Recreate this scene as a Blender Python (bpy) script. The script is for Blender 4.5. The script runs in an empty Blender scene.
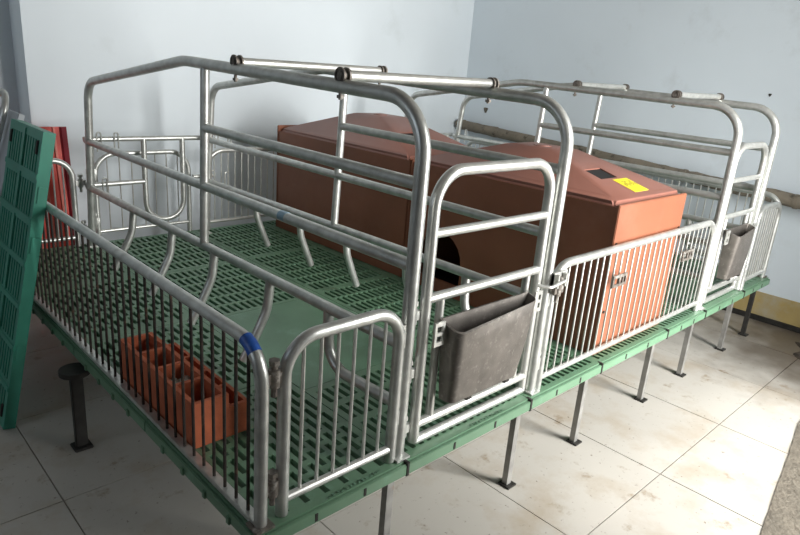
import bpy, bmesh, math, random
from mathutils import Vector, Matrix, noise
random.seed(7)
S = bpy.context.scene
COL = S.collection
PI = math.pi

# ------------------------------------------------------------------ camera
cam = bpy.data.cameras.new('camera'); camo = bpy.data.objects.new('camera', cam); COL.objects.link(camo)
r = Vector((0.72343326, -0.68620386, 0.07595116)); u = Vector((0.15768963, 0.27133623, 0.94947914)); f = Vector((0.67214455, 0.67490808, -0.30450088))
m = Matrix((r, u, -f)).transposed().to_4x4(); m.translation = Vector((-0.6336, -1.0157, 1.3960)); camo.matrix_world = m
cam.sensor_width = 36; cam.lens = 635.77 / 800 * 36; cam.clip_start = .02
S.camera = camo
# ------------------------------------------------------------------ light
W_ = bpy.data.worlds.new('world'); S.world = W_; W_.use_nodes = True
W_.node_tree.nodes['Background'].inputs[0].default_value = (.75, .86, 1, 1)
W_.node_tree.nodes['Background'].inputs[1].default_value = 1.5
def area(name, loc, rot, sx, sy, power, col):
    l = bpy.data.lights.new(name, 'AREA'); l.shape = 'RECTANGLE'; l.size = sx; l.size_y = sy; l.energy = power; l.color = col
    o = bpy.data.objects.new(name, l); COL.objects.link(o); o.location = loc; o.rotation_euler = rot; return o
dl = area('doorway_daylight', (2.05, -2.3, 1.45), (0, 0, 0), 1.05, 2.3, 262, (1, .985, .95))
dl.rotation_euler = (Vector((1.95, .5, 1.0)) - dl.location).to_track_quat('-Z', 'Z').to_euler()
area('left_fill_light', (-2.55, .9, 1.9), (PI / 2, 0, -PI / 2), 1.6, 1.2, 4, (.86, .93, 1))  # weak fill lamp added at the left for highlights on the rails
S.view_settings.view_transform = 'Standard'; S.view_settings.look = 'None'; S.view_settings.gamma = 1
S.view_settings.use_curve_mapping = False
S.view_settings.exposure = 0.1

# ------------------------------------------------------------------ materials
def mat(name, col, rough=.5, metal=0., var=.0, vscale=8., col2=None, bump=0., bscale=60., spots=None, emit=None, detail=4., coat=0.):
    M = bpy.data.materials.new(name); M.use_nodes = True; nt = M.node_tree; b = nt.nodes['Principled BSDF']
    b.inputs['Roughness'].default_value = rough; b.inputs['Metallic'].default_value = metal
    b.inputs['Base Color'].default_value = (*col, 1)
    if coat: b.inputs['Coat Weight'].default_value = coat
    tc = nt.nodes.new('ShaderNodeTexCoord')
    geo = nt.nodes.new('ShaderNodeNewGeometry'); vec = geo.outputs['Position']
    last = None
    if var or col2:
        n = nt.nodes.new('ShaderNodeTexNoise'); n.inputs['Scale'].default_value = vscale; n.inputs['Detail'].default_value = detail
        nt.links.new(vec, n.inputs['Vector'])
        rp = nt.nodes.new('ShaderNodeValToRGB'); e = rp.color_ramp.elements
        e[0].position = .3; e[1].position = .7
        c2 = col2 or tuple(min(1, c * (1 + var)) for c in col); c1 = tuple(c * (1 - var) for c in col) if not col2 else col
        e[0].color = (*c1, 1); e[1].color = (*c2, 1)
        nt.links.new(n.outputs['Fac'], rp.inputs[0]); last = rp.outputs[0]
    if spots:   # list of (colour, scale, lo, hi)
        for sc, ss, lo, hi in spots:
            n = nt.nodes.new('ShaderNodeTexNoise'); n.inputs['Scale'].default_value = ss; n.inputs['Detail'].default_value = 6; n.inputs['Roughness'].default_value = .65
            nt.links.new(vec, n.inputs['Vector'])
            mr = nt.nodes.new('ShaderNodeMapRange'); mr.inputs[1].default_value = lo; mr.inputs[2].default_value = hi; nt.links.new(n.outputs['Fac'], mr.inputs[0])
            mx = nt.nodes.new('ShaderNodeMix'); mx.data_type = 'RGBA'; mx.inputs[7].default_value = (*sc, 1)
            if last: nt.links.new(last, mx.inputs[6])
            else: mx.inputs[6].default_value = (*col, 1)
            nt.links.new(mr.outputs[0], mx.inputs[0]); last = mx.outputs[2]
    if last: nt.links.new(last, b.inputs['Base Color'])
    if bump:
        n = nt.nodes.new('ShaderNodeTexNoise'); n.inputs['Scale'].default_value = bscale; n.inputs['Detail'].default_value = 5
        nt.links.new(vec, n.inputs['Vector'])
        bp = nt.nodes.new('ShaderNodeBump'); bp.inputs['Strength'].default_value = bump; bp.inputs['Distance'].default_value = .01
        nt.links.new(n.outputs['Fac'], bp.inputs['Height']); nt.links.new(bp.outputs[0], b.inputs['Normal'])
    if emit: b.inputs['Emission Color'].default_value = (*emit, 1); b.inputs['Emission Strength'].default_value = 1
    return M
GALV = mat('galvanised_steel', (.56, .57, .545), .38, .68, .16, 26., bump=.06, bscale=160, spots=[((.34, .33, .30), 9., .60, .80)])
GALV2 = mat('galvanised_bright', (.62, .625, .595), .36, .7, .12, 30.)
RUSTBAR = mat('rusty_dark_steel', (.035, .027, .022), .7, .1, .4, 30., spots=[((.13, .075, .045), 20., .58, .72)])
RUST = mat('rusty_fitting', (.17, .15, .13), .6, .6, .35, 60., spots=[((.38, .36, .33), 45., .52, .66)])
LEGM = mat('leg_steel', (.30, .295, .28), .5, .55, .2, 20., spots=[((.36, .20, .09), 7., .60, .72)])
DARKM = mat('dark_iron', (.035, .033, .030), .6, .4, .3, 25.)
GREEN = mat('green_plastic', (.125, .235, .145), .42, 0, .12, 5., spots=[((.17, .33, .23), 14., .58, .8), ((.10, .15, .10), 30., .64, .75)])
GREENS = mat('green_plastic_solid', (.125, .25, .155), .38, 0, .12, 6., bump=.08, bscale=220, spots=[((.20, .36, .26), 7., .56, .8)])
TEAL = mat('teal_green_plastic', (.045, .27, .19), .45, 0, .1, 6.)
BROWN = mat('brown_composite', (.25, .088, .044), .5, 0, .10, 5., bump=.04, bscale=180, spots=[((.32, .125, .075), 3., .5, .8)])
LIDM = mat('brown_lid_composite', (.27, .115, .085), .42, 0, .08, 4.)
TERRA = mat('terracotta', (.47, .12, .05), .75, 0, .15, 25., bump=.15, bscale=120)
FEED = mat('pale_feed', (.50, .47, .42), .9, 0, .25, 90., bump=.4, bscale=200)
IRON = mat('trough_steel', (.175, .16, .145), .46, .7, .18, 22., bump=.10, bscale=300, spots=[((.29, .27, .25), 55., .55, .72)])
YEL = mat('yellow_sticker', (.78, .66, .02), .45)
INK = mat('sticker_ink', (.25, .22, .03), .6)
BLACK = mat('painted_interior_shade', (.006, .005, .005), .8)  # near-black that paints the shade inside the boxes and lid slots
BLUE = mat('blue_tape', (.02, .10, .42), .4, 0, .2, 60.)
BLUEM = mat('faded_blue_ink', (.24, .36, .46), .4, .4)
RED = mat('red_plastic', (.62, .05, .030), .42, 0, .12, 8.)
REDL = mat('pale_red_edge', (.66, .16, .12), .45)
DRED = mat('dark_red_plastic', (.20, .012, .022), .4)
GREYP = mat('grey_plastic', (.50, .53, .56), .5, 0, .1, 6.)
PIPEM = mat('pipe_lagging', (.15, .13, .10), .9, 0, 0, 7., col2=(.25, .215, .165), bump=.9, bscale=22, spots=[((.07, .06, .045), 16., .56, .66)])
WALL = mat('wall_paint', (.70, .76, .80), .7, 0, .025, 1.3, bump=.03, bscale=25, spots=[((.60, .65, .67), 2.1, .60, .85)])
WALLR = mat('wall_paint_right', (.68, .75, .80), .7, 0, .03, 1.2, bump=.04, bscale=25, spots=[((.58, .63, .66), 3., .57, .8), ((.36, .34, .30), 33., .74, .79)])
YBASE = mat('ochre_wall_band', (.40, .30, .12), .7, 0, .12, 6., spots=[((.40, .35, .24), 5., .52, .68), ((.16, .13, .09), 22., .68, .76)])
CEIL = mat('ceiling_boards', (.26, .24, .215), .8, 0, .15, 3.)
BARE = mat('bare_cement_wall', (.30, .295, .28), .85, 0, .15, 3.)
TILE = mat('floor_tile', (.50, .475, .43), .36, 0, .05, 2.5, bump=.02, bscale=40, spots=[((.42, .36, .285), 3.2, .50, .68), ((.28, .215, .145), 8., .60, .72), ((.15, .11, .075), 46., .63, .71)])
# brown darkening of the tiles round the heap by the right wall, noisy edge
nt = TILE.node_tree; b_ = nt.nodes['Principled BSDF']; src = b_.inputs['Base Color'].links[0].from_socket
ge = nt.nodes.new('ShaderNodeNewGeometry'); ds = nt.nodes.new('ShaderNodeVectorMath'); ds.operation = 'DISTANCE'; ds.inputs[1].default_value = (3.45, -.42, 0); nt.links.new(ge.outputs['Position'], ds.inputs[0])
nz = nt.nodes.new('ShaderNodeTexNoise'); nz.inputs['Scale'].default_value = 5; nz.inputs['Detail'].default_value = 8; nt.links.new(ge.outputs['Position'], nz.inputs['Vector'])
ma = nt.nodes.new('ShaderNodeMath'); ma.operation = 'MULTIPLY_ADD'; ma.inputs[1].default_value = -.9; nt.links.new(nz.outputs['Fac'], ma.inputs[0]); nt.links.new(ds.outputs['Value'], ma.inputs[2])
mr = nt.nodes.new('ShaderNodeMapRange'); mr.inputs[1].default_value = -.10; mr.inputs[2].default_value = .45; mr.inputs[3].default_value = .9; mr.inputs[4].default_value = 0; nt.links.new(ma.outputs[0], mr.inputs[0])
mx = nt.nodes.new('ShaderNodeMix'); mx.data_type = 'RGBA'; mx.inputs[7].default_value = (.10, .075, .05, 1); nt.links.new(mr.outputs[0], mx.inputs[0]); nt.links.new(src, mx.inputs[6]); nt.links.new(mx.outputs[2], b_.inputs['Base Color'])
GROUT = mat('floor_grout', (.22, .195, .165), .9)
CEMENT = mat('rough_cement', (.135, .118, .092), .9, 0, .25, 16., bump=.6, bscale=70, spots=[((.10, .085, .065), 34., .5, .66)])
SOIL = mat('dark_soil', (.05, .038, .027), .95, 0, .5, 30., bump=.6, bscale=80)
WHITEP = mat('door_paint', (.6, .62, .62), .6)

# ------------------------------------------------------------------ helpers
def mesh_obj(name, bm, material, parent=None, origin=(0, 0, 0), smooth=False):
    me = bpy.data.meshes.new(name); bmesh.ops.recalc_face_normals(bm, faces=bm.faces); bm.to_mesh(me); bm.free()
    if smooth:
        for p in me.polygons: p.use_smooth = True
        try: me.set_sharp_from_angle(angle=math.radians(42))
        except Exception: pass
    me.materials.append(material)
    return link(name, me, parent, origin)
def root_world(parent):
    v = Vector((0, 0, 0)); p = parent
    while p: v += p.location; p = p.parent
    return v
def link(name, me, parent=None, origin=(0, 0, 0)):
    """mesh vertices are relative to origin (world point)"""
    o = bpy.data.objects.new(name, me); COL.objects.link(o); o.parent = parent
    o.location = Vector(origin) - root_world(parent); return o
def thing(name, label, cat, loc, group=None):
    o = bpy.data.objects.new(name, None); COL.objects.link(o); o.location = loc; o.empty_display_size = .05
    o['label'] = label; o['category'] = cat
    if group: o['group'] = group
    return o
def tag(o, label, cat, group=None):
    o['label'] = label; o['category'] = cat
    if group: o['group'] = group
    return o
def struct(o): o['kind'] = 'structure'; return o
def box(bm, x0, x1, y0, y1, z0, z1, bev=0.):
    g = bmesh.ops.create_cube(bm, size=1.); vs = g['verts']
    for v in vs: v.co = Vector((x0 + (v.co.x + .5) * (x1 - x0), y0 + (v.co.y + .5) * (y1 - y0), z0 + (v.co.z + .5) * (z1 - z0)))
    if bev: bmesh.ops.bevel(bm, geom=list({e for v in vs for e in v.link_edges}), offset=bev, segments=2, affect='EDGES')
def rounded(pts, rad, seg=7):
    """polyline with rounded corners; rad: float or list for inner points"""
    pts = [Vector(p) for p in pts]; out = [pts[0]]
    for i in range(1, len(pts) - 1):
        a, b, c = pts[i - 1], pts[i], pts[i + 1]; R = rad[i - 1] if isinstance(rad, (list, tuple)) else rad
        d1 = (a - b).normalized(); d2 = (c - b).normalized(); ang = d1.angle(d2)
        if R <= 0 or ang > PI - .01: out.append(b); continue
        t = min(R / math.tan(ang / 2), (a - b).length * .49, (c - b).length * .49) if i not in () else 0
        R2 = t * math.tan(ang / 2)
        cen = b + (d1 + d2).normalized() * (R2 / math.sin(ang / 2))
        p1 = b + d1 * t - cen; p2 = b + d2 * t - cen; th = p1.angle(p2)
        for k in range(seg + 1):
            s = k / seg
            out.append(cen + (p1 * math.sin((1 - s) * th) + p2 * math.sin(s * th)) / math.sin(th))
    out.append(pts[-1]); return out
def tube(bm, path, rad, n=12, caps=True):
    path = [Vector(p) for p in path]; rings = []
    t0 = (path[1] - path[0]).normalized(); ref = Vector((0, 0, 1)) if abs(t0.z) < .9 else Vector((0, 1, 0))
    nrm = t0.cross(ref).normalized()
    for i, p in enumerate(path):
        if i == 0: t = t0
        elif i == len(path) - 1: t = (path[-1] - path[-2]).normalized()
        else: t = ((path[i] - path[i - 1]).normalized() + (path[i + 1] - path[i]).normalized()).normalized()
        nrm = (nrm - t * nrm.dot(t)).normalized(); bn = t.cross(nrm)
        R = rad[i] if isinstance(rad, (list, tuple)) else rad
        rings.append([bm.verts.new(p + (nrm * math.cos(2 * PI * k / n) + bn * math.sin(2 * PI * k / n)) * R) for k in range(n)])
    for a, b in zip(rings, rings[1:]):
        for k in range(n): bm.faces.new((a[k], a[(k + 1) % n], b[(k + 1) % n], b[k]))
    if caps:
        bm.faces.new(rings[0][::-1]); bm.faces.new(rings[-1])
def tpart(name, pts, rad, material, parent, bend=.05, n=12, seg=7, origin=None):
    bm = bmesh.new(); o = Vector(origin if origin is not None else pts[0])
    tube(bm, [Vector(p) - o for p in rounded(pts, bend, seg)], rad, n)
    return mesh_obj(name, bm, material, parent, o, True)
def bpart(name, x0, x1, y0, y1, z0, z1, material, parent, bev=0.):
    bm = bmesh.new(); o = Vector(((x0 + x1) / 2, (y0 + y1) / 2, z0))
    box(bm, x0 - o.x, x1 - o.x, y0 - o.y, y1 - o.y, 0, z1 - z0, bev)
    return mesh_obj(name, bm, material, parent, o)
_bar = {}
def bar(h, rad, material, parent, loc, name='bar'):
    k = (round(h, 4), rad, material.name)
    if k not in _bar:
        bm = bmesh.new(); tube(bm, [(0, 0, 0), (0, 0, h)], rad, 8); o = mesh_obj(name, bm, material, parent, loc, True); _bar[k] = o.data; return o
    return link(name, _bar[k], parent, loc)
_h = {}
def hinge(parent, loc, material, name='hinge', ax='X'):
    """lug, sleeve and pin between two uprights"""
    k = (material.name, ax)
    if k not in _h:
        bm = bmesh.new(); tube(bm, [(0, 0, -.022), (0, 0, .020)], .013, 10); tube(bm, [(0, 0, -.046), (0, 0, .034)], .007, 8); tube(bm, [(0, 0, .030), (0, 0, .042)], .013, 6)
        if ax == 'X': box(bm, -.024, .026, -.006, .006, -.014, .012)
        else: box(bm, -.006, .006, -.024, .026, -.014, .012)
        o = mesh_obj(name, bm, material, parent, loc, True); _h[k] = o.data; return o
    return link(name, _h[k], parent, loc)

ZD = .369                         # top of the slatted deck
XA, XB, XC, XD = .456, 1.077, 2.483, 3.006
YF, YR = .033, 2.35
DX, DY = 3.43, 2.42
XW, YB = 3.745, 2.752             # right and back walls

# ------------------------------------------------------------------ the room
T = .578; TX, TY = .989, .297
bm = bmesh.new(); box(bm, -3.0, 4.6, -1.8, 4.0, -.15, -.006)
FLOOR = struct(mesh_obj('floor', bm, GROUT))
bm = bmesh.new(); box(bm, -8, 10, -14, -1.8, -.15, -.01); struct(mesh_obj('floor_yard', bm, CEMENT))
tm = None
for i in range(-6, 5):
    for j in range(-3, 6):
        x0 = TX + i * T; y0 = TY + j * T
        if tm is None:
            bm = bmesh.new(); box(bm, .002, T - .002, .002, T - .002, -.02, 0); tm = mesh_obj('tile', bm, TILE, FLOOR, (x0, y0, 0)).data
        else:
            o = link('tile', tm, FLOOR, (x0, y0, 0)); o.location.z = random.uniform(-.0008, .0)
def slab(name, poly, z0, z1, material):
    bm = bmesh.new(); lo = [bm.verts.new((x, y, z0)) for x, y in poly]; hi = [bm.verts.new((x, y, z1)) for x, y in poly]
    bm.faces.new(lo[::-1]); bm.faces.new(hi)
    for k in range(len(poly)): bm.faces.new((lo[k], lo[(k + 1) % len(poly)], hi[(k + 1) % len(poly)], hi[k]))
    return mesh_obj(name, bm, material)
edge = []
for k in range(41):
    x = 1.15 + k * (XW - 1.15) / 40
    edge.append((x, -.655 + (x - 1.5) * .15 + .014 * noise.noise(Vector((x * 4, 3, 0))) + .005 * noise.noise(Vector((x * 21, 1, 0)))))
struct(slab('floor_cement', edge + [(XW, -1.42), (1.15, -1.42)], -.01, .003, CEMENT))
ZC = 2.9
bm = bmesh.new(); box(bm, .325, XW + .2, YB, 3.75, -.1, ZC); struct(mesh_obj('wall_back', bm, WALL))
bm = bmesh.new(); box(bm, -2.75, .325, 2.96, 3.75, -.1, ZC); struct(mesh_obj('wall_recess', bm, WALL))
bm = bmesh.new(); box(bm, XW, XW + .2, -1.6, YB, -.1, ZC); struct(mesh_obj('wall_right', bm, WALLR))
bm = bmesh.new(); box(bm, -2.75, -2.6, -1.6, 0.1, -.1, ZC); box(bm, -2.75, -2.6, 1.7, 3.55, -.1, ZC); box(bm, -2.75, -2.6, .1, 1.7, -.1, 1.3); box(bm, -2.75, -2.6, .1, 1.7, 2.5, ZC)
struct(mesh_obj('wall_left', bm, BARE))
bm = bmesh.new(); box(bm, -2.75, 1.35, -1.6, -1.42, -.1, ZC); box(bm, 2.65, XW, -1.6, -1.42, -.1, ZC); box(bm, 1.35, 2.65, -1.6, -1.42, 2.3, ZC)
struct(mesh_obj('wall_front', bm, BARE))
bm = bmesh.new(); box(bm, -2.75, XW + .2, -1.6, 3.75, ZC, ZC + .15); struct(mesh_obj('ceiling', bm, CEIL))
bm = bmesh.new()
for x in (1.35, 2.59): box(bm, x, x + .06, -1.6, -1.40, 0, 2.3)
box(bm, 1.35, 2.65, -1.6, -1.40, 2.24, 2.30); struct(mesh_obj('door_1', bm, WHITEP))
bm = bmesh.new()
for y in (.1, .88, 1.64): box(bm, -2.72, -2.62, y, y + .06, 1.3, 2.5)
for z in (1.3, 2.44): box(bm, -2.72, -2.62, .1, 1.7, z, z + .06)
struct(mesh_obj('added_window_1', bm, WHITEP))  # unseen window frame, added to go with the left fill lamp
# ochre painted band along the foot of the right wall, with a dark foot line
bm = bmesh.new(); box(bm, XW - .006, XW, -1.42, YB, .03, .185); struct(mesh_obj('baseboard_right', bm, YBASE))
bm = bmesh.new(); box(bm, XW - .02, XW, -1.42, YB, 0, .034, .004); struct(mesh_obj('trim_1', bm, DARKM))
# chips in the paint of the right wall
for (y, z, s) in ((2.50, 1.075, .03), (.33, 1.385, .012)):
    bm = bmesh.new()
    vs = [bm.verts.new((XW - .003, y + s * math.cos(a) * (.6 + .3 * math.sin(3 * a)), z + s * math.sin(a) * (1 + .3 * math.cos(2 * a)))) for a in [2 * PI * k / 12 for k in range(12)]]
    fc = bm.faces.new(vs); ex = bmesh.ops.extrude_face_region(bm, geom=[fc])
    for v in [g for g in ex['geom'] if isinstance(g, bmesh.types.BMVert)]: v.co.x += .004
    struct(mesh_obj('wall_chip', bm, CEMENT if s > .02 else DARKM, bpy.data.objects['wall_right']))

# ------------------------------------------------------------------ slatted panels
def slat_mesh(name, w, l, material, solid=False, stagger=False, px=.031, py=.088, sw=.0165, sl=.062, bord=.016, depth=.038, rib=.026, groups=None):
    """panel in local coords 0..w, 0..l, top at z=0; slots are real holes"""
    bm = bmesh.new()
    def q(x0, x1, y0, y1, z=0.):
        bm.faces.new([bm.verts.new(c) for c in ((x0, y0, z), (x1, y0, z), (x1, y1, z), (x0, y1, z))])
    def wall(a, b, z0, z1):
        bm.faces.new([bm.verts.new(c) for c in ((*a, z1), (*b, z1), (*b, z0), (*a, z0))])
    def skirt(x0, x1, y0, y1, d):
        c = [(x0, y0), (x1, y0), (x1, y1), (x0, y1)]
        for k in range(4): wall(c[k], c[(k + 1) % 4], -d, 0)
    skirt(0, w, 0, l, depth); skirt(.006, w - .006, .006, l - .006, depth)
    if solid:
        q(0, w, 0, l)
    else:
        q(0, bord, 0, l); q(w - bord, w, 0, l)
        nx = max(1, round((w - 2 * bord) / px)); p = (w - 2 * bord) / nx; s = sw
        for i in range(nx):
            x0 = bord + i * p; a = x0 + (p - s) / 2; b = a + s
            q(x0, a, 0, l); q(b, x0 + p, 0, l)
            ny = max(1, round((l - 2 * bord) / py)); pp = (l - 2 * bord) / ny; g = (pp - sl)
            sh = pp / 2 if (stagger and i % 2) else 0
            y = 0.
            for j in range(ny):
                y0 = bord + j * pp + g / 2 + sh; y1 = y0 + sl
                if y1 > l - bord + .001: y1 = l - bord
                if y1 - y0 < .012: continue
                q(a, b, y, y0); skirt(a, b, y0, y1, .034); y = y1
            q(a, b, y, l)
    bmesh.ops.remove_doubles(bm, verts=bm.verts, dist=.00005)
    o = mesh_obj(name, bm, material); return o

DECK = thing('slatted_deck', 'raised green plastic slatted deck on steel legs carrying both farrowing crates', 'deck', (DX / 2, DY / 2, 0))
xs = [0, .460, 1.034, 1.497, 2.070, 2.487, 3.010, DX]
ys = [0, .60, 1.20, 1.80, DY]
for i in range(7):
    st = i in (0, 6)
    for j in range(4):
        cuts = [(ys[j], ys[j + 1], False)]
        if i in (1, 5):    # solid plates let in under the sow
            cuts = {0: [(0, .48, False)], 1: [(.48, 1.16, True)], 2: [(1.16, 1.78, False)], 3: [(1.78, DY, False)]}[j]
        for y0, y1, sol in cuts:
            x0, x1 = xs[i] + .0012, xs[i + 1] - .0012
            o = slat_mesh('floor_panel', x1 - x0, y1 - y0 - .0024, GREENS if sol else GREEN, sol, st, sl=.074 if st else .082, py=.096 if st else .1)
            o.parent = DECK; o.location = Vector((x0, y0 + .0012, ZD - random.uniform(.0004, .0016))) - root_world(DECK)
            if sol: o['label'] = 'solid green plate without slots'
# front lip moulding with small drain slits and the clips at the joints
for i in range(7):
    o = bpart('lip', xs[i] + .003, xs[i + 1] - .003, -.010, .0005, ZD - .040, ZD - .006, GREEN, DECK, .002)
    w = xs[i + 1] - xs[i]
    for k in (1, 2):
        bpart('drain_slit', xs[i] + w * k / 3 - .004, xs[i] + w * k / 3 + .004, -.0115, -.009, ZD - .034, ZD - .012, DARKM, o)
for x in xs[1:-1]:
    bpart('joint_clip', x - .006, x + .006, -.012, .012, ZD - .043, ZD + .001, DARKM, DECK, .002)
for y0, y1 in zip(ys, ys[1:]):
    bpart('lip', -.007, .0005, y0 + .002, y1 - .002, ZD - .042, ZD - .008, GREEN, DECK, .002)
    for k in range(1, 5): bpart('edge_lug', -.012, -.006, y0 + (y1 - y0) * k / 5 - .008, y0 + (y1 - y0) * k / 5 + .008, ZD - .044, ZD - .022, GREEN, DECK, .002)
# rows of raised moulded letters on the front rims (illegible in the photograph)
bm = bmesh.new()
for x0, n in ((.20, 13), (.74, 12)):
    for k in range(n):
        x = x0 + k * .0135
        for q_ in range(3):
            dx = random.uniform(0, .006); dy = random.uniform(0, .006)
            box(bm, x + dx, x + dx + .0035, .003 + dy, .0085 + dy, ZD, ZD + .0016)
o = mesh_obj('moulded_lettering', bm, GREENS, DECK, (0, 0, 0)); o['kind'] = 'stuff'
# legs and beams
LEGX = [.448, 1.045, 1.487, 2.06, 2.487, 3.02, 3.38]
for i, x in enumerate(LEGX):
    lm = DARKM if i == 6 else LEGM
    bpart('beam', x - .018, x + .018, .02, DY - .03, ZD - .064, ZD - .039, LEGM, DECK)
    for y in (.04, 1.22, 2.34):
        lg = bpart('leg', x - .011, x + .011, y - .004, y + .004, .006, ZD - .040, lm, DECK)
        bpart('leg_flange', x - .014, x - .010, y - .004, y + .018, .006, ZD - .040, lm, lg)
        ft = bpart('foot_plate', x - .023, x + .022, y - .020, y + .026, 0, .007, DARKM, lg)
        bm = bmesh.new(); tube(bm, [(0, 0, 0), (0, 0, .014)], .009, 6); mesh_obj('foot_bolt', bm, DARKM, lg, (x + .014, y + .016, .006))

# ------------------------------------------------------------------ crate side frames
def frame(x, sd, label, tape=False, ym=1.10, YR=YR):
    t = thing('crate_side_frame', label, 'crate frame', (x, YF, ZD), 'tubular side frames of the two farrowing crates')
    zt, zk = 1.321, 1.348
    h = tpart('hoop', [(x, YF, ZD), (x, YF - .002, zt), (x, 1.26, zk), (x, YR - .085, 1.200), (x, YR + .01, ZD)], .0188, GALV, t, [.135, .5, .11], 14, 10)
    tpart('rail', [(x, YF, 1.125), (x, ym, 1.128)], .0162, GALV, t, 0)
    r3 = tpart('rail', [(x, YF, .919), (x, YR - .02, .916)], .0168, GALV, t, 0)
    r4 = tpart('rail', [(x, YF, .698), (x, YR + .0, .682)], .0168, GALV, t, 0)
    if tape:
        tpart('blue_mark', [(x, .585, .9190), (x, .620, .9190)], .0171, BLUEM, r3, 0)
    tpart('upright', [(x, ym + .03, .69), (x, ym, 1.348)], .0162, GALV, t, 0)
    fl = -.095 if sd < 0 else .085
    for y in (1.79, 1.40, 1.05, .675):
        tpart('finger', [(x, y, .69), (x + fl * .12, y, .585), (x + fl * .55, y + .004, .50), (x + fl, y + .01, ZD + .05)], .0158, GALV, t, .16, 12, 5)
    tpart('curved_brace', [(x, .362, .69), (x, .352, .512), (x, YF, .525)], .0165, GALV, t, .10, 12, 8)
    for y in (YF, YR + .01):
        bpart('base_plate', x - .024, x + .024, y - .028, y + .028, ZD, ZD + .006, GALV, t)
    return t
frame(XA, -1, 'galvanised crate side frame nearest the small barred gate, blue mark on its rail', True)
frame(XB, 1, 'galvanised crate side frame standing beside the brown boxes on the side of the near trough', False, 1.105, 2.32)
frame(XC, -1, 'galvanised crate side frame between the barred centre fence and the far trough', False, 1.075, 2.23)
frame(XD, 1, 'farthest galvanised crate side frame, next to the pipe on the right wall', False, 1.035, 2.20)

def spreader(x0, x1, y, z, label, rad=.0165):
    t = thing('spreader_bar', label, 'spreader bar', (x0, y, z), 'spreader bars across the crate tops')
    tpart('tube', [(x0 + .012, y, z), (x1 + .0, y, z + .002)], rad, GALV2, t, 0)
    for x in (x0, x1):
        s = 1 if x == x0 else -1
        for d in ((-.010, .010) if x == x0 else (-.008, .010)):
            bm = bmesh.new(); o = Vector((x + d, y, z)); tube(bm, [(-.003, 0, 0), (.003, 0, 0)], .0215, 16); mesh_obj('collar', bm, RUST, t, o, True)
        if x == x0:
            bm = bmesh.new(); tube(bm, [(-.016, 0, 0), (.012, 0, 0)], .0135, 14, False); tube(bm, [(-.012, 0, 0), (-.008, 0, 0)], .0135, 14); mesh_obj('nut', bm, RUST, t, Vector((x, y, z)), True)
        tpart('clamp_bolt', [(x - .002, y + .006, z - .062), (x - .002, y + .006, z - .01)], .005, RUST, t, 0, 8)
        bm = bmesh.new(); tube(bm, [(0, 0, -.004), (0, 0, .004)], .010, 6); mesh_obj('bolt_nut', bm, RUST, t, Vector((x - .002, y + .006, z - .054)))
    return t
for a, b, w in ((XA, XB, 'near crate'), (XC, XD, 'far crate')):
    for y, p in ((.887, 'rear'), (.345, 'front')):
        spreader(a, b, y, 1.345 + .017 - (0 if y > .5 else .007), '%s bright spreader bar bolted across the top of the %s' % (p, w), .0142)

# ------------------------------------------------------------------ fences and gates
def panel_x(name, label, cat, x0, x1, y, nb, ztop=.812, zbot=.408, rad=.0155, bend=.085, brad=.0042, bmat=GALV2, frame_mat=GALV, group=None, hinges=(), posts=True, zbase=ZD):
    t = thing(name, label, cat, ((x0 + x1) / 2, y, ZD), group)
    tpart('frame_tube', [(x0, y, zbase), (x0, y, ztop), (x1, y, ztop), (x1, y, zbase)], rad, frame_mat, t, bend, 12, 9)
    tpart('bottom_rail', [(x0, y, zbot), (x1, y, zbot)], rad * .72, GALV2, t, 0)
    for k in range(nb):
        x = x0 + (x1 - x0) * (k + 1) / (nb + 1)
        d = min(x - x0, x1 - x); zt = ztop - rad * .5
        if d < bend: zt = ztop - bend + math.sqrt(max(0, bend ** 2 - (bend - d) ** 2)) - rad * .4
        bar(round(zt - zbot, 3), brad, bmat, t, (x, y, zbot))
    return t
g = panel_x('creep_gate', 'small barred gate with rounded top at the near front corner of the deck', 'gate', .080, .425, .03, 6, brad=.0045, hinges=1)
for z in (.735, .455): hinge(g, (.052, .028, z), RUST)
for z in (.725, .50): hinge(g, (.440, .034, z), GALV2, 'latch_pin')
g = panel_x('creep_gate', 'narrow barred gate at the far right end of the deck, beside the far trough', 'gate', 3.050, 3.395, .03, 8, brad=.0045)
for z in (.74, .46): hinge(g, (3.03, .03, z), GALV2)
g = panel_x('centre_fence', 'long barred fence section in front of the brown box between the troughs', 'fence', 1.115, 2.445, .03, 28, rad=.0150, brad=.0035)
for z in (.70, .47): hinge(g, (1.098, .034, z), GALV2)
def slotted_plate(parent, x, z, w=.105, h=.046, y=.012):
    bm = bmesh.new(); a = .011
    for (x0, x1, z0, z1) in ((-w/2, w/2, -h/2, -h/2 + a), (-w/2, w/2, h/2 - a, h/2), (-w/2, -w/2 + a, -h/2 + a, h/2 - a), (w/2 - a, w/2, -h/2 + a, h/2 - a), (-.006, .006, -h/2 + a, h/2 - a), (.02, .028, -h/2 + a, h/2 - a)):
        box(bm, x0, x1, -.003, .003, z0, z1)
    return mesh_obj('slotted_plate', bm, RUST, parent, (x, y, z))
slotted_plate(g, 1.548, .690); slotted_plate(g, 2.150, .697)
# latch at the left end of the centre fence: flat plate with a rod to the feed gate
bm = bmesh.new(); box(bm, -.035, .040, -.004, .004, -.026, .026); box(bm, -.035, -.027, -.020, .004, -.022, .022); box(bm, .01, .018, -.02, .004, -.022, .022)
lt = mesh_obj('latch_plate', bm, GALV2, g, (1.112, .008, .775))
tpart('latch_rod', [(1.00, .010, .772), (1.03, -.018, .768), (1.115, -.014, .775)], .0055, GALV2, lt, .02, 8)
hinge(lt, (1.10, .0, .745), RUST, 'latch_bolt')

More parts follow.
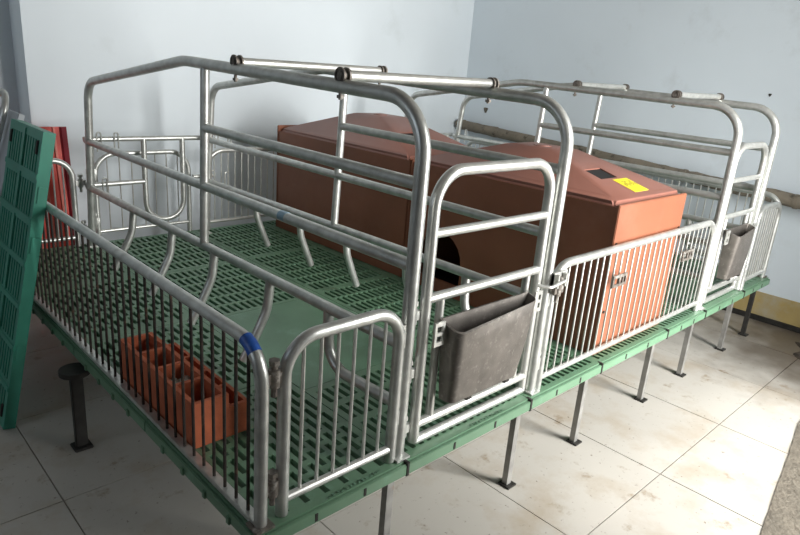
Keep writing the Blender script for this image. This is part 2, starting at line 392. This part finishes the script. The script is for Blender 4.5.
def panel_y(label, x, y0, y1, nb, ztop, bmat, brad, group):
    t = thing('side_fence', label, 'fence', (x, (y0 + y1) / 2, ZD), group)
    tpart('frame_tube', [(x, y0, ZD), (x, y0, ztop), (x, y1, ztop), (x, y1, ZD)], .0152, GALV, t, .085, 12, 9)
    bpart('bottom_rail', x - .014, x + .014, y0, y1, ZD, ZD + .012, GALV, t, .002)
    for k in range(nb):
        y = y0 + (y1 - y0) * (k + 1) / (nb + 1); d = min(y - y0, y1 - y); zt = ztop - .008
        if d < .085: zt = ztop - .085 + math.sqrt(max(0, .085 ** 2 - (.085 - d) ** 2)) - .006
        bar(round(zt - ZD - .006, 3), brad, bmat, t, (x, y, ZD + .006))
    for y in (y0, y1): bpart('base_plate', x - .024, x + .024, y - .024, y + .024, ZD, ZD + .007, RUST, t)
    return t
LF = panel_y('long fence of dark rusty bars on the left edge, blue tape at its bend', 0.018, .022, 2.385, 43, .814, RUSTBAR, .0042, 'side fences of the deck')
tpart('blue_tape', rounded([(.018, .088, .8135), (.018, .066, .8055), (.018, .050, .793)], .05, 4), .0159, BLUE, LF, .03)
panel_y('long barred side fence along the far right edge of the deck', 3.408, .035, 2.385, 51, .845, GALV, .0042, 'side fences of the deck')

# rear closures
g = panel_x('rear_creep_gate', 'rounded barred gate at the rear left corner in front of the red panel', 'gate', .045, .395, 2.395, 7, .815, .415, .0145, .09)
for z in (.70, .46): hinge(g, (.428, 2.385, z), GALV)
g = panel_x('rear_fence', 'barred fence section at the rear between the near crate and the brown box', 'fence', 1.125, 2.43, 2.395, 28, .835, .415, .0145, .10)
panel_x('rear_creep_gate', 'rounded barred gate at the rear right corner behind the far crate', 'gate', 3.05, 3.385, 2.395, 7, .815, .415, .0145, .09)
def sow_gate(xa, xb, w, YR=YR):
    g = panel_x('sow_rear_gate', 'wide-spaced barred rear gate of the %s' % w, 'gate', xa + .055, xb - .055, 2.42, 7, .835, .425, .0135, .11, .0034, group='rear gates of the crates')
    for z in (.75, .49): hinge(g, (xa + .035, 2.41, z), GALV)
    t = thing('rear_stop_bar', 'tubular stop bar with hanging U loop at the rear of the %s' % w, 'stop bar', (xa, YR, .9), 'rear stop bars of the crates')
    y = YR + .006
    tpart('top_bar', [(xa - .008, y, .921), (xb + .03, y, .917)], .0135, GALV, t, 0)
    tpart('side_bar', [(xa - .012, y, .690), (xa + .290, y, .692)], .0135, GALV, t, 0)
    tpart('loop', [(xa + .290, y, .92), (xa + .290, y, .475), (xa + .503, y, .475), (xa + .503, y, .92)], .0145, GALV, t, .105, 12, 10)
    tpart('side_bar', [(xb - .06, y, .70), (xb + .06, y, .70)], .0125, GALV, t, 0)
    for (x, z) in ((xa + .060, .921), (xa + .145, .919), (xa + .075, .69), (xb + .045, .70), (xb + .13, .685), (xb + .07, .921), (xb + .15, .921)):
        if x > xb: yy = y - .02
        else: yy = y
        tpart('lock_pin', [(x - .010, yy - .016, z - .06), (x - .010, yy - .016, z + .035), (x + .010, yy - .016, z + .035), (x + .010, yy - .016, z - .045)], .004, GALV, t, .0098, 8, 5)
    return t
sow_gate(XA, XB, 'near crate'); sow_gate(XC, XD, 'far crate', 2.225)

# ------------------------------------------------------------------ feed gates and troughs
def feed_gate(xa, xb, w):
    x0, x1 = xa + .074, xb - .036; y = .046
    t = thing('feed_gate', 'galvanised tube gate with rungs at the front of the %s, carrying its trough' % w, 'gate', ((x0 + x1) / 2, y, ZD), 'front feed gates of the crates')
    tpart('frame_tube', [(x0, y, ZD + .012), (x0, y, 1.150), (x1, y, 1.150), (x1, y, ZD + .012)], .0160, GALV2, t, .095, 12, 9)
    for z, rr in ((.990, .0125), (.812, .0135), (.437, .0135), (.384, .0135)):
        tpart('rung', [(x0, y - .003, z), (x1, y - .003, z - .002)], rr, GALV2, t, 0)
    for x in (x0 + .058, x1 - .058):
        tpart('short_post', [(x, y, .437), (x, y, .81)], .0125, GALV2, t, 0)
    for z in (.77, .60, .43): hinge(t, (xa + .034, .052, z), GALV2)
    for z in (.75, .50): hinge(t, (xb - .02, .052, z), GALV2, 'latch_pin')
    return t
feed_gate(XA, XB, 'near crate'); feed_gate(XC, XD, 'far crate')
def trough(xa, xb, w):
    x0, x1 = xa + .116, xb - .102
    t = thing('feed_trough', 'grey steel hopper trough hung on the feed gate of the %s' % w, 'trough', ((x0 + x1) / 2, 0, .47), 'feed troughs of the crates')
    bm = bmesh.new(); rings = []; ns = 7
    zb, zt = .503, .752
    def ring(z, a, b, yf, yb, R):
        pts = []
        for cx, cy, s in ((b - R, yb - .006, 0), (a + R, yb - .006, 1), (a + R, yf + R, 2), (b - R, yf + R, 3)):
            rr = .006 if s < 2 else R
            if s < 2: cx = b - .006 if s == 0 else a + .006
            for k in range(6):
                an = s * PI / 2 + k * PI / 10
                vx = cx + rr * math.cos(an); vy = cy + rr * math.sin(an); e = (z - zb) / (zt - zb)
                vy = yb - (yb - vy) * (1 - .42 * e * (vx - x0) / (x1 - x0))
                pts.append(bm.verts.new((vx, vy, z - .32 * e * (yb - vy))))
        return pts
    for k in range(ns):
        s = k / (ns - 1); e = s ** .85
        rings.append(ring(zb + (zt - zb) * s, x0 + .028 * (1 - s), x1 - .065 * (1 - s), -.020 - .028 * e, .030, .022 + .010 * s))
    rings.append(ring(zt, x0 + .006, x1 - .006, -.042, .024, .026))
    for k in range(ns - 1):
        s = 1 - (k + 1) / (ns - 1) * .9; e = s ** .85
        rings.append(ring(zb + (zt - zb) * s + .004, x0 + .006 + .028 * (1 - s), x1 - .006 - .065 * (1 - s), -.014 - .028 * e, .024, .020))
    for a_, b_ in zip(rings, rings[1:]):
        n = len(a_)
        for k in range(n): bm.faces.new((a_[k], a_[(k + 1) % n], b_[(k + 1) % n], b_[k]))
    bm.faces.new(rings[0][::-1]); bm.faces.new(rings[-1])
    mesh_obj('body', bm, IRON, t, (0, 0, 0), True)
    for x, s in ((x0 - .006, -1), (x1 + .006, 1)):
        bm = bmesh.new(); b_ = .012
        for q in ((-.019, .019, -.034, -.022), (-.019, .019, .022, .034), (-.019, -.011, -.022, .022), (.011, .019, -.022, .022), (-.011, .011, -.005, .005)):
            box(bm, q[0], q[1], -.003, .003, q[2], q[3])
        mesh_obj('bracket_plate', bm, GALV2, t, (x + .018 * s, .004, .722))
    for k in (.28, .72):
        x = x0 + (x1 - x0) * k; bpart('foot', x - .012, x + .012, -.018, .006, zb - .014, zb + .006, DARKM, t, .003)
    return t
trough(XA, XB, 'near crate'); trough(XC, XD, 'far crate')

# ------------------------------------------------------------------ brown creep boxes
def creep_box(y0, y1, label, hole, sticker, proud):
    x0, x1 = 1.528, 2.098; zt = .958; th = .014
    t = thing('creep_box', label, 'piglet box', ((x0 + x1) / 2, (y0 + y1) / 2, ZD), 'brown piglet boxes')
    # side panel with an arched entrance
    def side(x, hh):
        bm = bmesh.new(); outer = [(y0 + .006, ZD), (y1 - .006, ZD), (y1 - .006, zt), (y0 + .006, zt)]
        if hh:
            a, b, zb_, zr = hh
            c = (a + b) / 2; R = (b - a) / 2
            arc = [(c - R * math.cos(k * PI / 10), zr - R + R * math.sin(k * PI / 10)) for k in range(11)]
            pv = lambda p: bm.verts.new((0, p[0], p[1]))
            O = [pv(p) for p in outer]; A = [pv(p) for p in arc]; B0 = pv((a, zb_)); B1 = pv((b, zb_))
            bm.faces.new((O[0], B0, A[0])) ; bm.faces.new((O[0], A[0], O[3]))
            for k in range(10): bm.faces.new((A[k], A[k + 1], O[3] if k < 5 else O[2]))
            bm.faces.new((O[3], A[5], O[2])); bm.faces.new((O[2], A[10], O[1])); bm.faces.new((O[1], A[10], B1)); bm.faces.new((O[0], O[1], B1, B0))
        else:
            bm.faces.new([bm.verts.new((0, p[0], p[1])) for p in outer])
        bmesh.ops.recalc_face_normals(bm, faces=bm.faces)
        ex = bmesh.ops.extrude_face_region(bm, geom=list(bm.faces))
        for v in [g_ for g_ in ex['geom'] if isinstance(g_, bmesh.types.BMVert)]: v.co.x += th
        return mesh_obj('side_panel', bm, BROWN, t, (x, 0, 0))
    side(x0, hole); side(x1 - th, None)
    fp = bpart('front_panel', x0 - .004, x1 + .004, y0 - .006, y0 + .010, ZD, zt + .010, BROWN, t, .003)
    bpart('rear_panel', x0 - .004, x1 + .004, y1 - .010, y1 + .004, ZD, zt + proud, BROWN, t, .003)
    for x in (x0 + .016, x1 - .016):
        for z in (.55, .82):
            bm = bmesh.new(); tube(bm, [(0, -.004, 0), (0, .002, 0)], .006, 8); mesh_obj('rivet', bm, DARKM, fp, (x, y0 - .006, z))
    # floor of the box, near-black to paint in the shade inside
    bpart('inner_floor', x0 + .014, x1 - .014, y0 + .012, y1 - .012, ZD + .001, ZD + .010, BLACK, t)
    # lid: rim, bevelled shoulder and low hipped top with a slot cut in the front slope
    lid = bmesh.new()
    a0, a1, b0, b1 = x0 + .004, x1 - .004, y0 + .018, y1 - .018
    cx = (x0 + x1) / 2
    top = (cx - .10, cx + .10, y0 + .44, y0 + .66); ztp = 1.098 if sticker else 1.116; zb0, zb1, zb2 = zt - .002, zt + .012, zt + .026
    def rect(a, b, c, d, z, n=1): return [lid.verts.new(p) for p in ((a, c, z), (b, c, z), (b, d, z), (a, d, z))]
    R = [rect(a0, a1, b0, b1, zb0), rect(a0, a1, b0, b1, zb1), rect(a0 + .022, a1 - .022, b0 + .022, b1 - .022, zb2)]
    for A, B in zip(R, R[1:]):
        for k in range(4): lid.faces.new((A[k], A[(k + 1) % 4], B[(k + 1) % 4], B[k]))
    Tt = rect(*top, ztp)
    base = R[-1]
    for k in (1, 2, 3): lid.faces.new((base[k], base[(k + 1) % 4], Tt[(k + 1) % 4], Tt[k]))
    lid.faces.new(Tt)
    # front slope with a rectangular opening
    P0, P1, Q1, Q0 = base[0].co, base[1].co, Tt[1].co, Tt[0].co
    ya, za, yb_, zb_ = P0.y, P0.z, Q0.y, Q0.z
    def sp(x, s): return Vector((x, ya + (yb_ - ya) * s, za + (zb_ - za) * s))
    hx0, hx1, s0, s1 = cx - .125, cx + .005, .335, .545
    H = [lid.verts.new(sp(*c)) for c in ((hx0, s0), (hx1, s0), (hx1, s1), (hx0, s1))]
    F = [base[0], base[1], Tt[1], Tt[0]]
    for k in range(4): lid.faces.new((F[k], F[(k + 1) % 4], H[(k + 1) % 4], H[k]))
    nrm = Vector((0, -(zb_ - za), yb_ - ya)).normalized()
    D = [lid.verts.new(h.co - nrm * .010) for h in H]
    for k in range(4): lid.faces.new((H[k], H[(k + 1) % 4], D[(k + 1) % 4], D[k]))
    bmesh.ops.bevel(lid, geom=[e for e in lid.edges if all(v not in H and v not in D for v in e.verts) and len(e.link_faces) == 2], offset=.010, segments=2, affect='EDGES')
    L = mesh_obj('lid', lid, LIDM, t, (0, 0, 0), True)
    # black sheet painting in the dark of the open slot
    bm = bmesh.new(); vs = [bm.verts.new(sp(x, s) - nrm * .0045) for x, s in ((hx0 + .0005, s0 + .002), (hx1 - .0005, s0 + .002), (hx1 - .0005, s1 - .002), (hx0 + .0005, s1 - .002))]
    lo = [bm.verts.new(v.co - nrm * .004) for v in vs]; bm.faces.new(vs); bm.faces.new(lo[::-1])
    for k in range(4): bm.faces.new((vs[k], vs[(k + 1) % 4], lo[(k + 1) % 4], lo[k]))
    mesh_obj('slot_shade_sheet', bm, BLACK, L, (0, 0, 0))
    bm = bmesh.new(); tube(bm, [(0, 0, -.002), (0, 0, .003)], .040, 24); tube(bm, [(0, 0, .002), (0, 0, .0045)], .026, 20); mesh_obj('lamp_port', bm, LIDM, L, (cx, y0 + .55, ztp), True)
    if sticker:
        def sheet(name, x_0, x_1, s_0, s_1, h, mt, par):
            bm = bmesh.new(); vs = [bm.verts.new(sp(x, s) + nrm * h) for x, s in ((x_0, s_0), (x_1, s_0), (x_1, s_1), (x_0, s_1))]
            lo = [bm.verts.new(v.co - nrm * (h + .0005)) for v in vs]; bm.faces.new(vs); bm.faces.new(lo[::-1])
            for k in range(4): bm.faces.new((vs[k], vs[(k + 1) % 4], lo[(k + 1) % 4], lo[k]))
            return mesh_obj(name, bm, mt, par, (0, 0, 0))
        sx0, sx1, ss0, ss1 = cx - .062, cx + .052, .04, .300
        st = sheet('yellow_sticker', sx0, sx1, ss0, ss1, .0012, YEL, L)
        for k in range(7):
            xx = sx0 + .018 + k * .014; sheet('printed_stroke', xx, xx + random.uniform(.003, .009), .15 + .02 * (k % 2), .20 + .02 * (k % 3), .0016, INK, st)
        for k in range(3): sheet('printed_stroke', sx0 + .03 + k * .026, sx0 + .048 + k * .026, .235, .245, .0016, INK, st)
    return t
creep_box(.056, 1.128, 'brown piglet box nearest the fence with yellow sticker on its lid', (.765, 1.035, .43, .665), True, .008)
creep_box(1.142, 2.28, 'brown piglet box at the rear, behind the one with the yellow sticker', None, False, .034)

# ------------------------------------------------------------------ terracotta piglet feeder on the slats
t = thing('piglet_feeder', 'orange terracotta feeder block with open compartments standing behind the left side fence', 'feeder', (.12, .62, ZD))
def cells(name, x0, x1, y0, y1, z0, z1, ny, wall, zf):
    bm = bmesh.new(); ycs = [y0]; p = (y1 - y0 - wall) / ny
    yl = []; 
    for k in range(ny): yl += [y0 + wall + k * p, y0 + (k + 1) * p]
    xsx = [x0, x0 + wall, x1 - wall, x1]; yy = [y0] + yl + [y1]
    V = {}
    def v(x, y, z):
        k = (round(x, 5), round(y, 5), round(z, 5))
        if k not in V: V[k] = bm.verts.new(k)
        return V[k]
    def q(*c): bm.faces.new([v(*p_) for p_ in c])
    for i in range(3):
        for j in range(len(yy) - 1):
            xa, xb_, ya, yb_ = xsx[i], xsx[i + 1], yy[j], yy[j + 1]
            hole = i == 1 and j % 2 == 1; z = zf if hole else z1
            q((xa, ya, z), (xb_, ya, z), (xb_, yb_, z), (xa, yb_, z)); q((xa, ya, z0), (xa, yb_, z0), (xb_, yb_, z0), (xb_, ya, z0))
            if hole:
                q((xa, ya, z1), (xb_, ya, z1), (xb_, ya, zf), (xa, ya, zf)); q((xa, yb_, z1), (xb_, yb_, z1), (xb_, yb_, zf), (xa, yb_, zf))
                q((xa, ya, z1), (xa, yb_, z1), (xa, yb_, zf), (xa, ya, zf)); q((xb_, ya, z1), (xb_, yb_, z1), (xb_, yb_, zf), (xb_, ya, zf))
    for j in range(len(yy) - 1):
        for x in (x0, x1): q((x, yy[j], z0), (x, yy[j + 1], z0), (x, yy[j + 1], z1), (x, yy[j], z1))
    for i in range(3):
        for y in (y0, y1): q((xsx[i], y, z0), (xsx[i + 1], y, z0), (xsx[i + 1], y, z1), (xsx[i], y, z1))
    return mesh_obj(name, bm, TERRA, t, (0, 0, 0))
cells('tall_row', .038, .142, .385, .885, ZD, ZD + .134, 4, .013, ZD + .03)
cells('low_row', .142, .205, .385, .850, ZD, ZD + .094, 4, .011, ZD + .03)
bm = bmesh.new()
for k in range(70):
    c = Vector((.09 + random.uniform(-.034, .034), 0.572 + random.uniform(-.045, .045), ZD + .088 + random.uniform(0, .012)))
    bmesh.ops.create_icosphere(bm, subdivisions=1, radius=random.uniform(.005, .010), matrix=Matrix.Translation(c))
box(bm, .053, .127, .523, .618, ZD + .03, ZD + .088)
o = mesh_obj('feed', bm, FEED, t, (0, 0, 0)); o['kind'] = 'stuff'; o['label'] = 'pale crumbly feed'

# ------------------------------------------------------------------ jack stand at the left edge
t = thing('support_stand', 'black iron stand with round disc head under the left edge of the deck', 'stand', (-.025, 1.14, 0))
bm = bmesh.new(); tube(bm, [(0, 0, .288), (0, 0, .306)], .050, 24); mesh_obj('disc', bm, DARKM, t, (-.025, 1.15, 0), True)
bpart('post', -.045, -.005, 1.128, 1.152, .008, .290, DARKM, t, .003)
bpart('foot', -.056, .006, 1.108, 1.172, 0, .010, DARKM, t, .003)

# ------------------------------------------------------------------ things leaning at the left and rear
# spare slatted panel leaning on the side fence: local x = along the wall, local y = up the panel
def leaning(name, label, cat, w, l, foot, tilt, thick, material, solid=False, **k):
    t = thing(name, label, cat, foot)
    o = slat_mesh('slat_body' if not solid else 'sheet', w, l, material, solid, False, depth=thick, **k)
    # panel frame: x->+Y, y->up (leaning to +X), z->-X
    o.parent = t
    R_ = Matrix(((0, math.sin(tilt), -math.cos(tilt)), (1, 0, 0), (0, math.cos(tilt), math.sin(tilt))))
    o.matrix_local = R_.to_4x4()
    return t, o, R_
TP, TO, TR = leaning('spare_slat_panel', 'green slatted floor panel leaning upright against the left side fence', 'floor panel', .40, 1.100, (-.212, 1.40, .008), .208, .040, TEAL, px=.0285, sw=.0145, py=.158, sl=.128, bord=.022)
for k in range(1, 7):
    bm = bmesh.new(); box(bm, .0, .40, k * 1.10 / 7 - .011, k * 1.10 / 7 + .011, -.002, .004, .002); o = mesh_obj('rib', bm, TEAL, TP); o.matrix_local = TR.to_4x4()
bm = bmesh.new(); box(bm, .190, .210, .01, 1.09, -.002, .004, .002); o = mesh_obj('rib', bm, TEAL, TP); o.matrix_local = TR.to_4x4()
for yv in (.06, 1.04):
    for xv in (.030, .355):
        bm = bmesh.new(); box(bm, xv, xv + .018, yv - .024, yv + .024, -.002, .0055, .002); o = mesh_obj('connector_slot', bm, DARKM, TP); o.matrix_local = TR.to_4x4()
for yv in (.30, .70, .88):
    bm = bmesh.new(); box(bm, -.004, .004, yv - .03, yv + .03, -.034, -.006, .002); o = mesh_obj('side_lug', bm, TEAL, TP); o.matrix_local = TR.to_4x4()
GP, GO, GR = leaning('spare_sheet', 'pale grey plastic sheet leaning behind the green slatted panel', 'sheet', .36, 1.15, (-.290, 1.825, 0), .300, .02, GREYP, solid=True)
t = thing('spare_hoop', 'loose galvanised tube hoop leaning on the pale grey sheet beside the green panel', 'tube hoop', (-.30, 2.05, 0))
tpart('tube', [(-.330, 1.93, .012), (.045, 1.93, 1.165), (.045, 2.12, 1.165), (-.330, 2.12, .012)], .013, GALV, t, .085, 12, 8)
t = thing('spare_hoop', 'loose dark tube hoop leaning outermost at the left picture edge', 'tube hoop', (-.40, 2.05, 0))
tpart('tube', [(-.405, 2.00, .012), (.005, 2.00, 1.20), (.005, 2.24, 1.20), (-.405, 2.24, .012)], .012, DARKM, t, .08, 12, 8)
t = thing('red_panel', 'red ribbed plastic panel standing upright behind the rear left gate', 'panel', (.32, 2.55, 0))
bm = bmesh.new()
vs = []
for (x, y, z) in ((.20, 2.56, 0), (.435, 2.54, 0), (.425, 2.62, .950), (.19, 2.64, .950)): vs.append(Vector((x, y, z)))
def slabq(bm, a, b, c, d, th):
    n = (b - a).cross(d - a).normalized(); fr = [bm.verts.new(p) for p in (a, b, c, d)]; bk = [bm.verts.new(p - n * th) for p in (a, b, c, d)]
    bm.faces.new(fr); bm.faces.new(bk[::-1])
    for k in range(4): bm.faces.new((fr[k], fr[(k + 1) % 4], bk[(k + 1) % 4], bk[k]))
slabq(bm, *vs, .03); mesh_obj('sheet', bm, RED, t)
for k in range(4):
    s = .05 + k * .26; a = vs[0].lerp(vs[1], s); b = vs[0].lerp(vs[1], s + .045); c = vs[3].lerp(vs[2], s + .045); d = vs[3].lerp(vs[2], s)
    off = Vector((0, -.010, 0)); bm = bmesh.new(); slabq(bm, a + off, b + off, c + off, d + off, .012); mesh_obj('rib', bm, REDL, t)
bm = bmesh.new(); a = vs[1] + Vector((0, -.012, 0)); d = vs[2] + Vector((0, -.012, 0)); slabq(bm, a, a + Vector((.030, .02, 0)), d + Vector((.030, .02, 0)), d, .045); mesh_obj('edge_strip', bm, DRED, t)

# ------------------------------------------------------------------ lagged pipe along the right wall
t = thing('lagged_pipe', 'brown rough lagged pipe running along the right wall', 'pipe', (XW - .12, .6, .86))
bm = bmesh.new(); path = []; rads = []
N = 90
for k in range(N + 1):
    y = 2.72 - k * (2.72 + 1.2) / N; s = (2.72 - y)
    path.append(Vector((XW - .085 + .004 * noise.noise(Vector((y * 4, 0, 0))), y, .938 - s * .052 + .006 * noise.noise(Vector((y * 3, 5, 0)))))); rads.append(.040 + .006 * noise.noise(Vector((y * 17, 9, 0))))
tube(bm, path, rads, 14); mesh_obj('pipe', bm, PIPEM, t, (0, 0, 0), True)
for y in (2.66, 2.30, 1.5, .7, .02, -.12, -.6):
    z = .938 - (2.72 - y) * .052
    tpart('band', [(XW - .085, y - .012, z), (XW - .085, y + .012, z)], .0435, PIPEM, t, 0, 14)
    bpart('bracket', XW - .085, XW - .001, y - .01, y + .01, z - .012, z + .012, DARKM, t)
# soil pile against the right wall
bm = bmesh.new(); gx, gy = 26, 26; grid = {}
for i in range(gx):
    for j in range(gy):
        a = i / (gx - 1) * 2 - 1; b = j / (gy - 1) * 2 - 1; d = math.hypot(a, b)
        h = max(0, 1 - d) * .035 * (1 + .8 * noise.noise(Vector((a * 4, b * 4, 2)))) + .008 * noise.noise(Vector((a * 9, b * 9, 7)))
        e = .5 * noise.noise(Vector((a * 3, b * 3, 11)))
        grid[i, j] = bm.verts.new((3.36 + a * .34 * (1 + e * .4), -.56 + b * .32 * (1 + e * .4) + a * .08, max(-.004, .004 + h - (.02 if d > .95 else 0))))
for i in range(gx - 1):
    for j in range(gy - 1): bm.faces.new((grid[i, j], grid[i + 1, j], grid[i + 1, j + 1], grid[i, j + 1]))
o = tag(mesh_obj('soil_pile', bm, SOIL, None, (0, 0, 0), True), 'dark heap of loose soil on the floor by the right wall', 'soil'); o['kind'] = 'stuff'
